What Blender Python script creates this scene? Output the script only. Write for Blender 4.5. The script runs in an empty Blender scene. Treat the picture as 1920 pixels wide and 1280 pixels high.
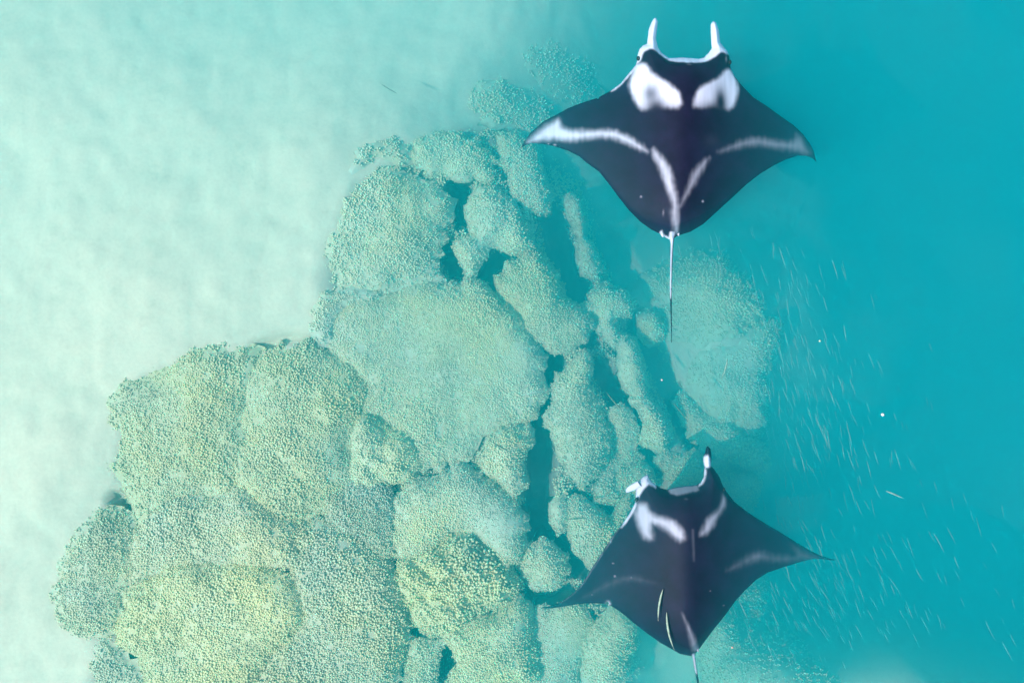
import bpy, math, random
import numpy as np
from mathutils import Vector, noise
from mathutils.geometry import delaunay_2d_cdt

S = bpy.context.scene
COL = S.collection
R = math.radians

# ------------------------------------------------------------------ camera, sky, sun, exposure
CAM_H = 13.0                      # metres above the water surface (water surface at z = 0)
F_PX = 2059.0                     # focal length in photograph pixels (1920 wide)
cam = bpy.data.objects.new('camera', bpy.data.cameras.new('camera'))
COL.objects.link(cam)
cam.location = (0, 0, CAM_H)
cam.data.sensor_width = 36.0
cam.data.lens = 36.0 * F_PX / 1920.0
cam.data.clip_end = 400.0
S.camera = cam

SUN_DIR = Vector((-0.62, -0.28, 1.0)).normalized()      # towards the sun
world = bpy.data.worlds.new('World')
S.world = world
world.use_nodes = True
wn = world.node_tree.nodes
sky = wn.new('ShaderNodeTexSky')
sky.sky_type = 'NISHITA'
sky.sun_disc = False
sky.sun_elevation = math.asin(SUN_DIR.z)
sky.sun_rotation = math.atan2(SUN_DIR.x, SUN_DIR.y)
world.node_tree.links.new(sky.outputs[0], wn['Background'].inputs['Color'])
wn['Background'].inputs['Strength'].default_value = 0.15
sun = bpy.data.lights.new('sun', 'SUN')
sun.energy = 4.0
sun.angle = R(0.5)
sun.color = (1.0, 0.96, 0.90)
sun_o = bpy.data.objects.new('sun', sun)
COL.objects.link(sun_o)
sun_o.location = SUN_DIR * 40
sun_o.rotation_euler = SUN_DIR.to_track_quat('Z', 'Y').to_euler()

S.view_settings.view_transform = 'Standard'
S.view_settings.look = 'None'
S.view_settings.gamma = 1.0
S.view_settings.use_curve_mapping = False
S.view_settings.exposure = 0.33
S.render.engine = 'CYCLES'
S.cycles.volume_bounces = 6

# inherent optics of the sea water, per metre (red, green, blue)
SCATTER = (0.001, 0.200, 0.226)
HAZE, HAZE_G = 0.23, 0.93          # forward scattering by fine particles: softens what lies deeper
ABSORB = (0.370, 0.085, 0.066)

random.seed(7)
rng = np.random.default_rng(7)

# ------------------------------------------------------------------ helpers
def px(x, y, z):
    """Point of the place at height z that the photograph shows at pixel (x, y)."""
    k = (CAM_H - z) / F_PX
    return ((x - 960.0) * k, (640.0 - y) * k)

def to_px(X, Y, z):
    k = F_PX / (CAM_H - z)
    return 960.0 + X * k, 640.0 - Y * k

def nz(x, y, z=0.0):
    return noise.noise((x, y, z))

def nz_arr(x, y, sx, sy, seed=0.0):
    return np.array([noise.noise((a * sx + seed, b * sy - seed * .7, seed)) for a, b in zip(x, y)])

def mesh_from(name, verts, faces):
    me = bpy.data.meshes.new(name)
    verts = np.asarray(verts, dtype=np.float32)
    faces = np.asarray(faces, dtype=np.int32)
    n, k = faces.shape
    me.vertices.add(len(verts))
    me.vertices.foreach_set('co', verts.ravel())
    me.loops.add(n * k)
    me.loops.foreach_set('vertex_index', faces.ravel())
    me.polygons.add(n)
    me.polygons.foreach_set('loop_start', np.arange(0, n * k, k, dtype=np.int32))
    me.update(calc_edges=True)
    me.validate()
    return me

def smooth(me):
    me.polygons.foreach_set('use_smooth', np.ones(len(me.polygons), dtype=bool))

def attr(me, name, vals):
    a = me.attributes.new(name, 'FLOAT', 'POINT')
    a.data.foreach_set('value', np.asarray(vals, dtype=np.float32))

def link(name, me, mat=None, parent=None, loc=None):
    o = bpy.data.objects.new(name, me)
    COL.objects.link(o)
    if mat is not None and me is not None and not me.materials:
        me.materials.append(mat)
    if parent is not None:
        o.parent = parent
    if loc is not None:
        o.location = loc
    return o

def tag(o, label=None, cat=None, group=None, kind=None):
    for k, v in (('label', label), ('category', cat), ('group', group), ('kind', kind)):
        if v:
            o[k] = v
    return o

def catmull(pts, step):
    """Closed smooth outline through pts, resampled about every step pixels."""
    p = np.asarray(pts, float)
    n = len(p)
    out = []
    for i in range(n):
        a, b, c, d = p[i - 1], p[i], p[(i + 1) % n], p[(i + 2) % n]
        m = max(1, int(np.hypot(*(c - b)) / step))
        for j in range(m):
            t = j / m
            out.append(.5 * ((2 * b) + (c - a) * t + (2 * a - 5 * b + 4 * c - d) * t * t + (3 * b - a - 3 * c + d) * t ** 3))
    return np.array(out)

def resample(pts, step):
    p = np.asarray(pts, float)
    out = []
    for i in range(len(p)):
        b, c = p[i], p[(i + 1) % len(p)]
        m = max(1, int(round(np.hypot(*(c - b)) / step)))
        for j in range(m):
            out.append(b + (c - b) * j / m)
    return np.array(out)

def inside(P, poly):
    x, y = P[:, 0], P[:, 1]
    r = np.zeros(len(P), bool)
    n = len(poly)
    for i in range(n):
        x1, y1 = poly[i]
        x2, y2 = poly[(i + 1) % n]
        c = (y1 > y) != (y2 > y)
        if y1 != y2:
            r ^= c & (x < (x2 - x1) * (y - y1) / (y2 - y1) + x1)
    return r

def edge_dist(P, poly, nearest=False):
    """Distance of each point to the outline (and the nearest outline point)."""
    best = np.full(len(P), 1e9)
    near = np.zeros_like(P)
    a = np.asarray(poly)
    for i in range(len(a)):
        p, q = a[i], a[(i + 1) % len(a)]
        d = q - p
        L = d @ d
        t = np.clip(((P - p) @ d) / (L if L else 1), 0, 1)
        c = p + t[:, None] * d
        e = np.hypot(P[:, 0] - c[:, 0], P[:, 1] - c[:, 1])
        m = e < best
        best[m] = e[m]
        near[m] = c[m]
    return (best, near) if nearest else best

def sstep(a, b, x):
    t = np.clip((x - a) / (b - a), 0, 1)
    return t * t * (3 - 2 * t)

def cdt(poly, pts):
    """Triangles over the outline poly and the inner points pts (outline points first)."""
    n = len(poly)
    allp = [Vector((float(a), float(b))) for a, b in np.vstack([poly, pts])] if len(pts) else [Vector((float(a), float(b))) for a, b in poly]
    v, e, f, ov, oe, of = delaunay_2d_cdt(allp, [], [list(range(n))], 1, 1e-7)
    return np.array([(a.x, a.y) for a in v]), np.array([t for t in f if len(t) == 3], dtype=np.int32)

# ------------------------------------------------------------------ materials
def new_mat(name):
    m = bpy.data.materials.new(name)
    m.use_nodes = True
    t = m.node_tree
    b = t.nodes['Principled BSDF']
    b.inputs['Specular IOR Level'].default_value = 0.06      # wet surfaces under water hardly reflect
    return m, t, b

def N(t, kind, **kw):
    n = t.nodes.new(kind)
    for k, v in kw.items():
        if k in n.inputs:
            n.inputs[k].default_value = v
        else:
            setattr(n, k, v)
    return n

def ramp(t, stops):
    r = t.nodes.new('ShaderNodeValToRGB')
    e = r.color_ramp.elements
    while len(e) < len(stops):
        e.new(0.5)
    for k, (p, c) in zip(e, stops):
        k.position = p
        k.color = (*c, 1)
    return r

def mix(t, fac, a, b, mode='MIX'):
    m = t.nodes.new('ShaderNodeMix')
    m.data_type = 'RGBA'
    m.blend_type = mode
    for sock, v in ((m.inputs[0], fac), (m.inputs[6], a), (m.inputs[7], b)):
        if hasattr(v, 'links') or hasattr(v, 'is_linked'):
            t.links.new(v, sock)
        else:
            sock.default_value = v if not isinstance(v, tuple) else (*v, 1)
    return m.outputs[2]

def coord_noise(t, scale, detail=4, rough=.55, vec=None):
    n = N(t, 'ShaderNodeTexNoise', Scale=scale, Detail=detail, Roughness=rough)
    if vec is None:
        vec = t.nodes.new('ShaderNodeNewGeometry').outputs['Position']
    t.links.new(vec, n.inputs['Vector'])
    return n.outputs['Fac']

# ------------------------------------------------------------------ water
def make_water():
    m = bpy.data.materials.new('sea_water')
    m.use_nodes = True
    t = m.node_tree
    t.nodes.clear()
    out = t.nodes.new('ShaderNodeOutputMaterial')
    s = t.nodes.new('ShaderNodeVolumeScatter')
    a = t.nodes.new('ShaderNodeVolumeAbsorption')
    ad = t.nodes.new('ShaderNodeAddShader')
    k = max(SCATTER)
    s.inputs['Color'].default_value = (*[v / k for v in SCATTER], 1)
    s.inputs['Density'].default_value = k
    s.inputs['Anisotropy'].default_value = 0.0
    d = max(ABSORB) * 1.25
    a.inputs['Color'].default_value = (*[1 - v / d for v in ABSORB], 1)
    a.inputs['Density'].default_value = d
    h = t.nodes.new('ShaderNodeVolumeScatter')
    h.inputs['Color'].default_value = (.03, 1, 1, 1)
    h.inputs['Density'].default_value = HAZE
    h.inputs['Anisotropy'].default_value = HAZE_G
    ad2 = t.nodes.new('ShaderNodeAddShader')
    t.links.new(s.outputs[0], ad2.inputs[0])
    t.links.new(h.outputs[0], ad2.inputs[1])
    t.links.new(ad2.outputs[0], ad.inputs[0])
    t.links.new(a.outputs[0], ad.inputs[1])
    t.links.new(ad.outputs[0], out.inputs['Volume'])
    x, y, z0, z1 = 45, 45, -12.0, 0.0
    v = [(sx * x, sy * y, z) for z in (z0, z1) for sx, sy in ((-1, -1), (1, -1), (1, 1), (-1, 1))]
    f = [(3, 2, 1, 0), (4, 5, 6, 7), (0, 1, 5, 4), (1, 2, 6, 5), (2, 3, 7, 6), (3, 0, 4, 7)]
    o = link('water', mesh_from('water', v, f), m)
    tag(o, 'clear turquoise sea water filling the whole lagoon', kind='structure')
make_water()

# ------------------------------------------------------------------ sea floor
FLOOR = [  # photograph pixel, depth in metres
    (0, 1280, .50), (0, 1000, .50), (0, 800, .52), (0, 600, .58), (0, 400, .70), (0, 200, .74), (0, 0, .82),
    (200, 0, .98), (400, 0, 1.18), (600, 0, 1.28), (800, 30, 1.42), (300, 200, .84), (500, 150, .98), (400, 400, .72),
    (600, 250, .86), (550, 550, .70), (700, 180, 1.08), (850, 120, 1.38), (960, 60, 1.62), (1050, 60, 2.0),
    (1150, 40, 2.6), (1300, 20, 3.9), (1500, 60, 6.0), (1900, 20, 7.0), (1900, 300, 7.2), (1900, 600, 7.2), (1900, 900, 6.6),
    (250, 550, .55), (150, 700, .52), (100, 900, .50), (60, 1150, .50),
    (870, 200, 1.55), (1000, 190, 2.1), (1080, 250, 2.6), (1160, 300, 3.2), (1300, 350, 5.0), (1180, 450, 3.0),
    (780, 280, 1.15), (720, 430, .92), (860, 400, 1.30), (900, 500, 1.30), (970, 320, 1.55), (1000, 400, 1.6), (1075, 440, 2.1), (1060, 570, 1.7), (1010, 590, 1.38),
    (820, 640, 1.08), (940, 740, 1.14), (720, 760, .90), (620, 640, .82), (490, 660, .70), (222, 940, .62), (350, 800, .60), (570, 830, .66), (430, 1000, .52),
    (650, 940, .72), (660, 1120, .66), (400, 1160, .50), (160, 1080, .54), (240, 1060, .55), (260, 1250, .58), (600, 1270, .60),
    (780, 1100, .80), (860, 960, .88), (960, 960, 1.0), (960, 860, .98), (900, 1230, .95), (780, 1250, .95),
    (1090, 800, 1.22), (1090, 880, 1.25), (1020, 1065, 1.15), (1050, 1220, 1.35), (1150, 1220, 1.35), (1130, 970, 1.35), (1150, 580, 1.75), (1190, 700, 1.6), (1240, 800, 1.6), (1170, 850, 1.75),
    (1200, 920, 1.75), (1240, 680, 2.2), (1270, 800, 2.1),
    (1330, 560, 2.1), (1420, 700, 2.35), (1380, 860, 2.35), (1250, 560, 2.5), (1330, 470, 2.9), (1440, 540, 2.9), (1490, 680, 3.3), (1490, 790, 4.0), (1450, 900, 4.6),
    (1560, 560, 5.2), (1590, 760, 5.6), (1650, 400, 7.2), (1560, 960, 6.8), (1505, 965, 5.2), (1700, 800, 7.2), (1400, 1120, 3.0),
    (1700, 1250, 1.55), (1700, 1330, 1.0), (1860, 1260, 2.1), (1880, 1340, 1.2), (1560, 1270, 1.75), (1580, 1340, 1.4), (1470, 1220, 2.3), (1700, 1190, 2.5), (1240, 1260, 2.8), (1340, 1260, 2.2),
    (1500, 1120, 4.6), (1760, 1120, 5.0), (1900, 1120, 5.4),
]
FP = np.array([(a, b) for a, b, c in FLOOR], float) / 1000.0
FD = np.array([c for a, b, c in FLOOR], float)

def _tps(r):
    return np.where(r > 1e-9, r * r * np.log(r + 1e-12), 0.0)
_n = len(FP)
_K = _tps(np.hypot(FP[:, None, 0] - FP[None, :, 0], FP[:, None, 1] - FP[None, :, 1])) + np.eye(_n) * 4e-4
_P = np.hstack([np.ones((_n, 1)), FP])
_A = np.vstack([np.hstack([_K, _P]), np.hstack([_P.T, np.zeros((3, 3))])])
_W = np.linalg.solve(_A, np.concatenate([FD, np.zeros(3)]))

def depth_px(x, y):
    q = np.stack([np.clip(x, -160, 2080), np.clip(y, -160, 1440)], 1) / 1000.0
    r = np.hypot(q[:, None, 0] - FP[None, :, 0], q[:, None, 1] - FP[None, :, 1])
    return np.clip(_tps(r) @ _W[:_n] + np.hstack([np.ones((len(q), 1)), q]) @ _W[_n:], .42, 8.0)

def channel_depth(x, y):
    P = np.stack([x, y], 1)
    e = np.zeros(len(P))
    for line, hw, dep in CHANNELS:
        best = np.full(len(P), 1e9)
        for a, b in zip(line[:-1], line[1:]):
            a, b = np.array(a, float), np.array(b, float)
            d = b - a
            t = np.clip(((P - a) @ d) / (d @ d), 0, 1)
            c = a + t[:, None] * d
            best = np.minimum(best, np.hypot(P[:, 0] - c[:, 0], P[:, 1] - c[:, 1]))
        e = np.maximum(e, .58 * dep * (1 - sstep(hw * .55, hw * 1.45, best)))
    return e

def floor_z(X, Y, holes=False):
    d = np.full(len(X), 2.0)
    for _ in range(4):
        k = F_PX / (CAM_H + d)
        d = depth_px(960 + X * k, 640 - Y * k)
    if holes:
        k = F_PX / (CAM_H + d)
        d = d + channel_depth(960 + X * k, 640 - Y * k)
    return -d

# holes, cracks and channels in the reef: line in photograph pixels, half width in pixels, extra depth in metres
CHANNELS = [
 ([(1035, 680), (1015, 740), (1006, 800), (1014, 850), (1012, 920), (1002, 985), (1040, 1005), (1085, 1060)], 24, 1.25),
 ([(922, 528), (962, 592), (1002, 642), (1030, 690)], 13, .75),
 ([(838, 470), (855, 500)], 21, .95), ([(900, 515), (945, 478)], 18, .95), ([(862, 335), (855, 370), (868, 405)], 20, .9), ([(965, 350), (975, 375)], 12, .7),
 ([(1030, 400), (1050, 470), (1085, 545)], 24, .9), ([(975, 1118), (1030, 1128), (1070, 1110)], 15, .7),
 ([(772, 1190), (762, 1235)], 12, .8), ([(838, 1225), (825, 1255)], 20, .95), ([(860, 1175), (845, 1200)], 10, .5), ([(720, 1270), (735, 1290)], 14, .6),
 ([(1125, 690), (1160, 750), (1200, 815), (1215, 880)], 20, .8), ([(1215, 650), (1250, 720), (1290, 800), (1320, 850)], 20, .7),
 ([(1110, 640), (1090, 560)], 14, .5), ([(1200, 600), (1180, 660)], 16, .6), ([(1140, 450), (1170, 520)], 24, .6),
 ([(735, 930), (737, 1050)], 6, .45), ([(735, 1050), (748, 1110)], 9, .5), ([(215, 935), (230, 955)], 14, .32), ([(255, 985), (240, 1010)], 8, .25),
 ([(480, 650), (540, 636), (590, 640), (640, 672)], 9, .25), ([(1080, 930), (1130, 965), (1150, 960)], 12, .5),
 ([(1110, 1160), (1095, 1200), (1090, 1300)], 10, .45), ([(1190, 1180), (1220, 1230)], 20, .5), ([(250, 1245), (280, 1290)], 14, .25),
 ([(820, 470), (800, 440)], 8, .3), ([(1000, 700), (1020, 660)], 10, .4),
]

REEF = [(205, 735), (260, 690), (430, 640), (530, 645), (600, 590), (592, 500), (622, 400), (660, 325), (720, 285), (800, 240),
        (900, 200), (1000, 190), (1080, 260), (1150, 360), (1200, 470), (1215, 560), (1250, 660), (1300, 800), (1290, 900), (1260, 1000),
        (1230, 1130), (1215, 1220), (1210, 1330), (230, 1330), (190, 1220), (105, 1160), (98, 1080), (160, 965), (200, 930)]

SLOPE = [(1225, 520), (1300, 440), (1400, 470), (1480, 570), (1520, 680), (1500, 800), (1470, 900), (1440, 1000), (1450, 1120), (1480, 1200), (1560, 1240), (1560, 1330), (1230, 1330), (1250, 1000), (1230, 700)]

def make_seabed():
    def lines(lo, hi, step):
        inner = np.arange(lo, hi, step)
        o1 = lo - np.geomspace(.15, 42 + lo, 22)[::-1]
        o2 = hi + np.geomspace(.15, 42 - hi, 22)
        return np.concatenate([o1, inner, o2])
    xs, ys = lines(-8.2, 8.2, .07), lines(-5.8, 5.8, .07)
    X, Y = np.meshgrid(xs, ys)
    X, Y = X.ravel(), Y.ravel()
    Z = floor_z(X, Y, True)
    deep = sstep(4.2, 6.0, -Z)
    Z = Z * (1 - .08 * deep) + deep * (.8 * nz_arr(X, Y, .42, .42, 44.0) + .4 * nz_arr(X, Y, 1.1, 1.1, 45.0))
    qx, qy = to_px(X, Y, Z)
    poly = catmull(REEF, 40)
    P = np.stack([qx, qy], 1)
    d = edge_dist(P, poly) * np.where(inside(P, poly), 1, -1)
    n1 = nz_arr(X, Y, 1.1, 1.1, 3.0)
    n2 = nz_arr(X, Y, 3.7, 3.7, 9.0)
    reef = sstep(8, 70, d + 26 * n1 + 14 * n2)
    Z = Z + .05 * n1 * (1 + reef) + (.025 + .10 * reef) * n2 + .02 * nz_arr(X, Y, 9, 9, 5.0) * (1 + 2 * reef) - .14 * reef
    nx, ny = len(xs), len(ys)
    i = np.arange(nx * ny).reshape(ny, nx)
    f = np.stack([i[:-1, :-1].ravel(), i[:-1, 1:].ravel(), i[1:, 1:].ravel(), i[1:, :-1].ravel()], 1)
    me = mesh_from('seabed', np.stack([X, Y, Z], 1), f)
    smooth(me)
    attr(me, 'reef', reef)
    m, t, b = new_mat('sand_and_reef_floor')
    big = coord_noise(t, .55, 5, .6)
    med = coord_noise(t, 3.0, 6, .62)
    fin = coord_noise(t, 22, 4, .7)
    s1 = ramp(t, [(.30, (.57, .565, .425)), (.5, (.61, .59, .445)), (.70, (.64, .61, .46))])
    t.links.new(big, s1.inputs[0])
    s2 = ramp(t, [(.28, (.86, .89, .88)), (.42, (.97, .98, .98)), (.7, (1.0, 1.0, 1.0))])
    t.links.new(med, s2.inputs[0])
    s3 = ramp(t, [(.3, (.90, .90, .90)), (.6, (1, 1, 1))])
    t.links.new(fin, s3.inputs[0])
    sand = mix(t, 1.0, mix(t, 1.0, s1.outputs[0], s2.outputs[0], 'MULTIPLY'), s3.outputs[0], 'MULTIPLY')
    r1 = ramp(t, [(.3, (.20, .22, .20)), (.55, (.27, .28, .24)), (.75, (.42, .41, .33))])
    t.links.new(med, r1.inputs[0])
    at = N(t, 'ShaderNodeAttribute', attribute_name='reef')
    t.links.new(mix(t, at.outputs['Fac'], sand, r1.outputs[0]), b.inputs['Base Color'])
    b.inputs['Roughness'].default_value = .95
    bp = N(t, 'ShaderNodeBump', Strength=.35, Distance=.03)
    t.links.new(med, bp.inputs['Height'])
    t.links.new(bp.outputs[0], b.inputs['Normal'])
    o = link('seabed', me, m)
    tag(o, 'pale sandy lagoon floor sloping down into deep blue water', kind='structure')
make_seabed()

# ------------------------------------------------------------------ coral colonies
def coral_mat(name, tip, low, rock):
    m, t, b = new_mat(name)
    at = N(t, 'ShaderNodeAttribute', attribute_name='tip')
    tn = N(t, 'ShaderNodeAttribute', attribute_name='tint')
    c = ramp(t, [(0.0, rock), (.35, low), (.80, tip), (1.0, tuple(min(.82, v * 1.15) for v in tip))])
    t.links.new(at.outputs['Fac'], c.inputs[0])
    v = ramp(t, [(0, (.66, .72, .70)), (.5, (.95, .97, .94)), (1, (1.0, .97, .84))])
    t.links.new(tn.outputs['Fac'], v.inputs[0])
    col = mix(t, 1.0, c.outputs[0], v.outputs[0], 'MULTIPLY')
    pn = ramp(t, [(.32, (.90, .95, .98)), (.66, (1.0, .98, .84))])
    t.links.new(coord_noise(t, .9, 4), pn.inputs[0])
    t.links.new(mix(t, 1.0, col, pn.outputs[0], 'MULTIPLY'), b.inputs['Base Color'])
    b.inputs['Roughness'].default_value = .9
    return m

TINTS = {
    'olive':  coral_mat('olive_coral',  (0.632, .65, .45), (0.484, .52, .37), (0.326, .37, .29)),
    'grey':   coral_mat('grey_coral',   (0.651, .67, .49), (0.502, .53, .41), (0.344, .38, .32)),
    'yellow': coral_mat('yellow_coral', (0.698, .71, .47), (0.549, .57, .40), (0.381, .41, .31)),
    'cream':  coral_mat('cream_coral',  (0.651, .68, .51), (0.512, .55, .43), (0.363, .41, .34)),
    'green':  coral_mat('green_coral',  (0.679, .71, .52), (0.539, .58, .45), (0.391, .43, .36)),
    'dull':   coral_mat('dull_coral',   (0.632, .66, .52), (0.493, .53, .43), (0.372, .41, .36)),
}

def finger_cluster(k):
    """A tuft of blunt coral fingers, about 1 unit tall: verts, tri faces, tip value."""
    r = random.Random(100 + k)
    V, F, T = [], [], []
    nf = r.choice([2, 3, 3, 4])
    for i in range(nf):
        a = 2 * math.pi * (i + r.uniform(-.3, .3)) / nf
        lean = r.uniform(.15, .5)
        h = r.uniform(.7, 1.1)
        bx, by = .12 * math.cos(a), .12 * math.sin(a)
        tx, ty = bx + lean * math.cos(a), by + lean * math.sin(a)
        s = len(V)
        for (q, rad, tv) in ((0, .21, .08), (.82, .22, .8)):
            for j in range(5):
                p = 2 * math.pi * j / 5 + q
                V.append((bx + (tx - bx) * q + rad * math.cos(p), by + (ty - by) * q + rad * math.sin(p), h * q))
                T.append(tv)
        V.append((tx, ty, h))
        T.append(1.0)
        for j in range(5):
            j2 = (j + 1) % 5
            F += [(s + j, s + j2, s + 5 + j2), (s + j, s + 5 + j2, s + 5 + j), (s + 5 + j, s + 5 + j2, s + 10)]
    return np.array(V), np.array(F), np.array(T)
TUFTS = [finger_cluster(k) for k in range(10)]

def finger_mesh(Q, zq, out, tilt, dq, seed, space, tall, origin):
    pick = rng.integers(0, len(TUFTS), len(Q))
    spin = rng.uniform(0, 6.283, len(Q))
    sc = rng.uniform(.7, 1.3, len(Q)) * tall * (.65 + .35 * np.clip(dq / .10, 0, 1))
    sc = sc * (1 + .45 * nz_arr(Q[:, 0], Q[:, 1], 1.3, 1.3, seed + 60))
    tn = np.clip(.5 + .55 * nz_arr(Q[:, 0], Q[:, 1], 1.7, 1.7, seed + 40) + rng.normal(0, .16, len(Q)), 0, 1)
    VV, FF, TT, NN = [], [], [], []
    off = 0
    for kk, (tv, tf, tt) in enumerate(TUFTS):
        m = pick == kk
        n = int(m.sum())
        if not n:
            continue
        cs, sn = np.cos(spin[m]), np.sin(spin[m])
        s = sc[m]
        x = (tv[None, :, 0] * cs[:, None] - tv[None, :, 1] * sn[:, None]) * s[:, None] * (space / .040) * (.046 / tall)
        y = (tv[None, :, 0] * sn[:, None] + tv[None, :, 1] * cs[:, None]) * s[:, None] * (space / .040) * (.046 / tall)
        z = tv[None, :, 2] * s[:, None]
        th = tilt[m]
        ox, oy = out[m, 0], out[m, 1]
        along = x * ox[:, None] + y * oy[:, None]
        na = along * np.cos(th)[:, None] + z * np.sin(th)[:, None]
        nzv = -along * np.sin(th)[:, None] + z * np.cos(th)[:, None]
        x = x + (na - along) * ox[:, None] + Q[m, 0][:, None]
        y = y + (na - along) * oy[:, None] + Q[m, 1][:, None]
        z = nzv + zq[m][:, None] - .012
        VV.append(np.stack([x, y, z], 2).reshape(-1, 3))
        FF.append((tf[None] + (off + np.arange(n) * len(tv))[:, None, None]).reshape(-1, 3))
        TT.append(np.tile(tt, n))
        NN.append(np.repeat(tn[m], len(tv)))
        off += n * len(tv)
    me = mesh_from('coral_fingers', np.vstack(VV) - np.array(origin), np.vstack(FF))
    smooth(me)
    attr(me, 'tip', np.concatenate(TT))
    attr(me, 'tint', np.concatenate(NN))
    return me

COLONY_OUTLINES = []

def coral(points, top, tint, label, space=.040, lump=.05, lump_s=2.2, tall=.033, wall=.26, dome=.42, grow=11.0, fade=0.0):
    """One coral colony: a mound inside the outline, rising from the floor to depth top, set with coral fingers."""
    seed = (points[0][0] * 7 + points[0][1] * 13) % 97
    k = (CAM_H + top + .1) / F_PX
    o2 = catmull(points, 9)
    ctr = o2.mean(0)
    nrm = np.roll(o2, -1, 0) - np.roll(o2, 1, 0)
    nrm = np.stack([nrm[:, 1], -nrm[:, 0]], 1) / np.maximum(np.hypot(*nrm.T), 1e-6)[:, None]
    turn = np.sign((o2[:, 0] * np.roll(o2[:, 1], -1) - np.roll(o2[:, 0], -1) * o2[:, 1]).sum())
    o2 = o2 + nrm * turn * grow
    cx, cy = o2.mean(0)
    ang = np.arctan2(o2[:, 1] - cy, o2[:, 0] - cx)
    wob = np.array([nz(p[0] * .02, p[1] * .02, seed) * 13 + nz(p[0] * .06, p[1] * .06, seed + 5) * 11 + nz(p[0] * .16, p[1] * .16, seed + 9) * 12 for p in o2])
    o2 = o2 + np.stack([np.cos(ang), np.sin(ang)], 1) * wob[:, None]
    poly = np.stack([(o2[:, 0] - 960) * k, (640 - o2[:, 1]) * k], 1)
    COLONY_OUTLINES.append(poly)
    c = poly.mean(0)
    lo, hi = poly.min(0), poly.max(0)
    g = .07
    gx, gy = np.meshgrid(np.arange(lo[0], hi[0], g), np.arange(lo[1], hi[1], g * .87))
    gx[1::2] += g / 2
    G = np.stack([gx.ravel(), gy.ravel()], 1)
    G = G[inside(G, poly)]
    d = edge_dist(G, poly)
    G = G[d > g * .45]
    vv, ff = cdt(poly, G)
    dmax = max(d.max(), .05)
    w = min(wall, dmax)

    def height(Q, dd):
        fz = floor_z(Q[:, 0], Q[:, 1])
        f = (1 - dome) * np.sin(np.clip(dd / w, 0, 1) * math.pi / 2) ** .8 + dome * np.sqrt(np.clip(dd / dmax, 0, 1))
        tz = fz + np.clip((-top - fz) * .62, .08, .46)
        z = fz - .05 + (tz - fz + .05) * f
        n = nz_arr(Q[:, 0], Q[:, 1], lump_s, lump_s, seed) + .5 * nz_arr(Q[:, 0], Q[:, 1], lump_s * 2.3, lump_s * 2.3, seed + 3)
        return z + lump * n * np.clip(dd / .12, 0, 1), f
    dv = edge_dist(vv, poly)
    zv, fv = height(vv, dv)
    nb = len(vv)
    # skirt that goes into the floor
    V = np.hstack([vv, zv[:, None]])
    n_o = len(poly)
    sk = np.hstack([poly + (poly - c) * .02, (zv[:n_o] - 2.0)[:, None]])
    V = np.vstack([V, sk])
    i = np.arange(n_o)
    j = (i + 1) % n_o
    a = np.stack([i, nb + i, nb + j], 1)
    b_ = np.stack([i, nb + j, j], 1)
    area = np.cross(V[ff[0][1]] - V[ff[0][0]], V[ff[0][2]] - V[ff[0][0]])[2]
    if area < 0:
        ff = ff[:, ::-1]
    me = mesh_from('coral_colony', np.vstack([V]) - [c[0], c[1], -top], np.vstack([ff, a, b_]))
    smooth(me)
    attr(me, 'tip', np.full(len(V), .40))
    attr(me, 'tint', np.full(len(V), .5))
    o = link('coral_colony', me, TINTS[tint], loc=(c[0], c[1], -top))
    tag(o, label, 'coral', 'coral colonies of the reef')
    # fingers
    gx, gy = np.meshgrid(np.arange(lo[0], hi[0], space), np.arange(lo[1], hi[1], space * .87))
    gx[1::2] += space / 2
    Q = np.stack([gx.ravel(), gy.ravel()], 1) + rng.uniform(-.36, .36, (gx.size, 2)) * space
    Q = Q[inside(Q, poly)]
    keep = nz_arr(Q[:, 0], Q[:, 1], 6.0, 6.0, seed + 20) + rng.uniform(-.35, .35, len(Q)) > -.50
    Q = Q[keep]
    dq, near = edge_dist(Q, poly, True)
    if fade:
        m = rng.uniform(0, 1, len(Q)) < .12 + .88 * np.clip(dq / fade, 0, 1)
        Q, dq, near = Q[m], dq[m], near[m]
    zq, fq = height(Q, dq)
    out = (near - Q) / np.maximum(dq, 1e-4)[:, None]
    tilt = .95 * (1 - np.clip(dq / (w * .8), 0, 1)) ** 1.2
    me = finger_mesh(Q, zq, out, tilt, dq, seed, space, tall, (c[0], c[1], -top))
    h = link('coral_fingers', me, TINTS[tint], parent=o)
    h['kind'] = 'stuff'
    return o

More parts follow.
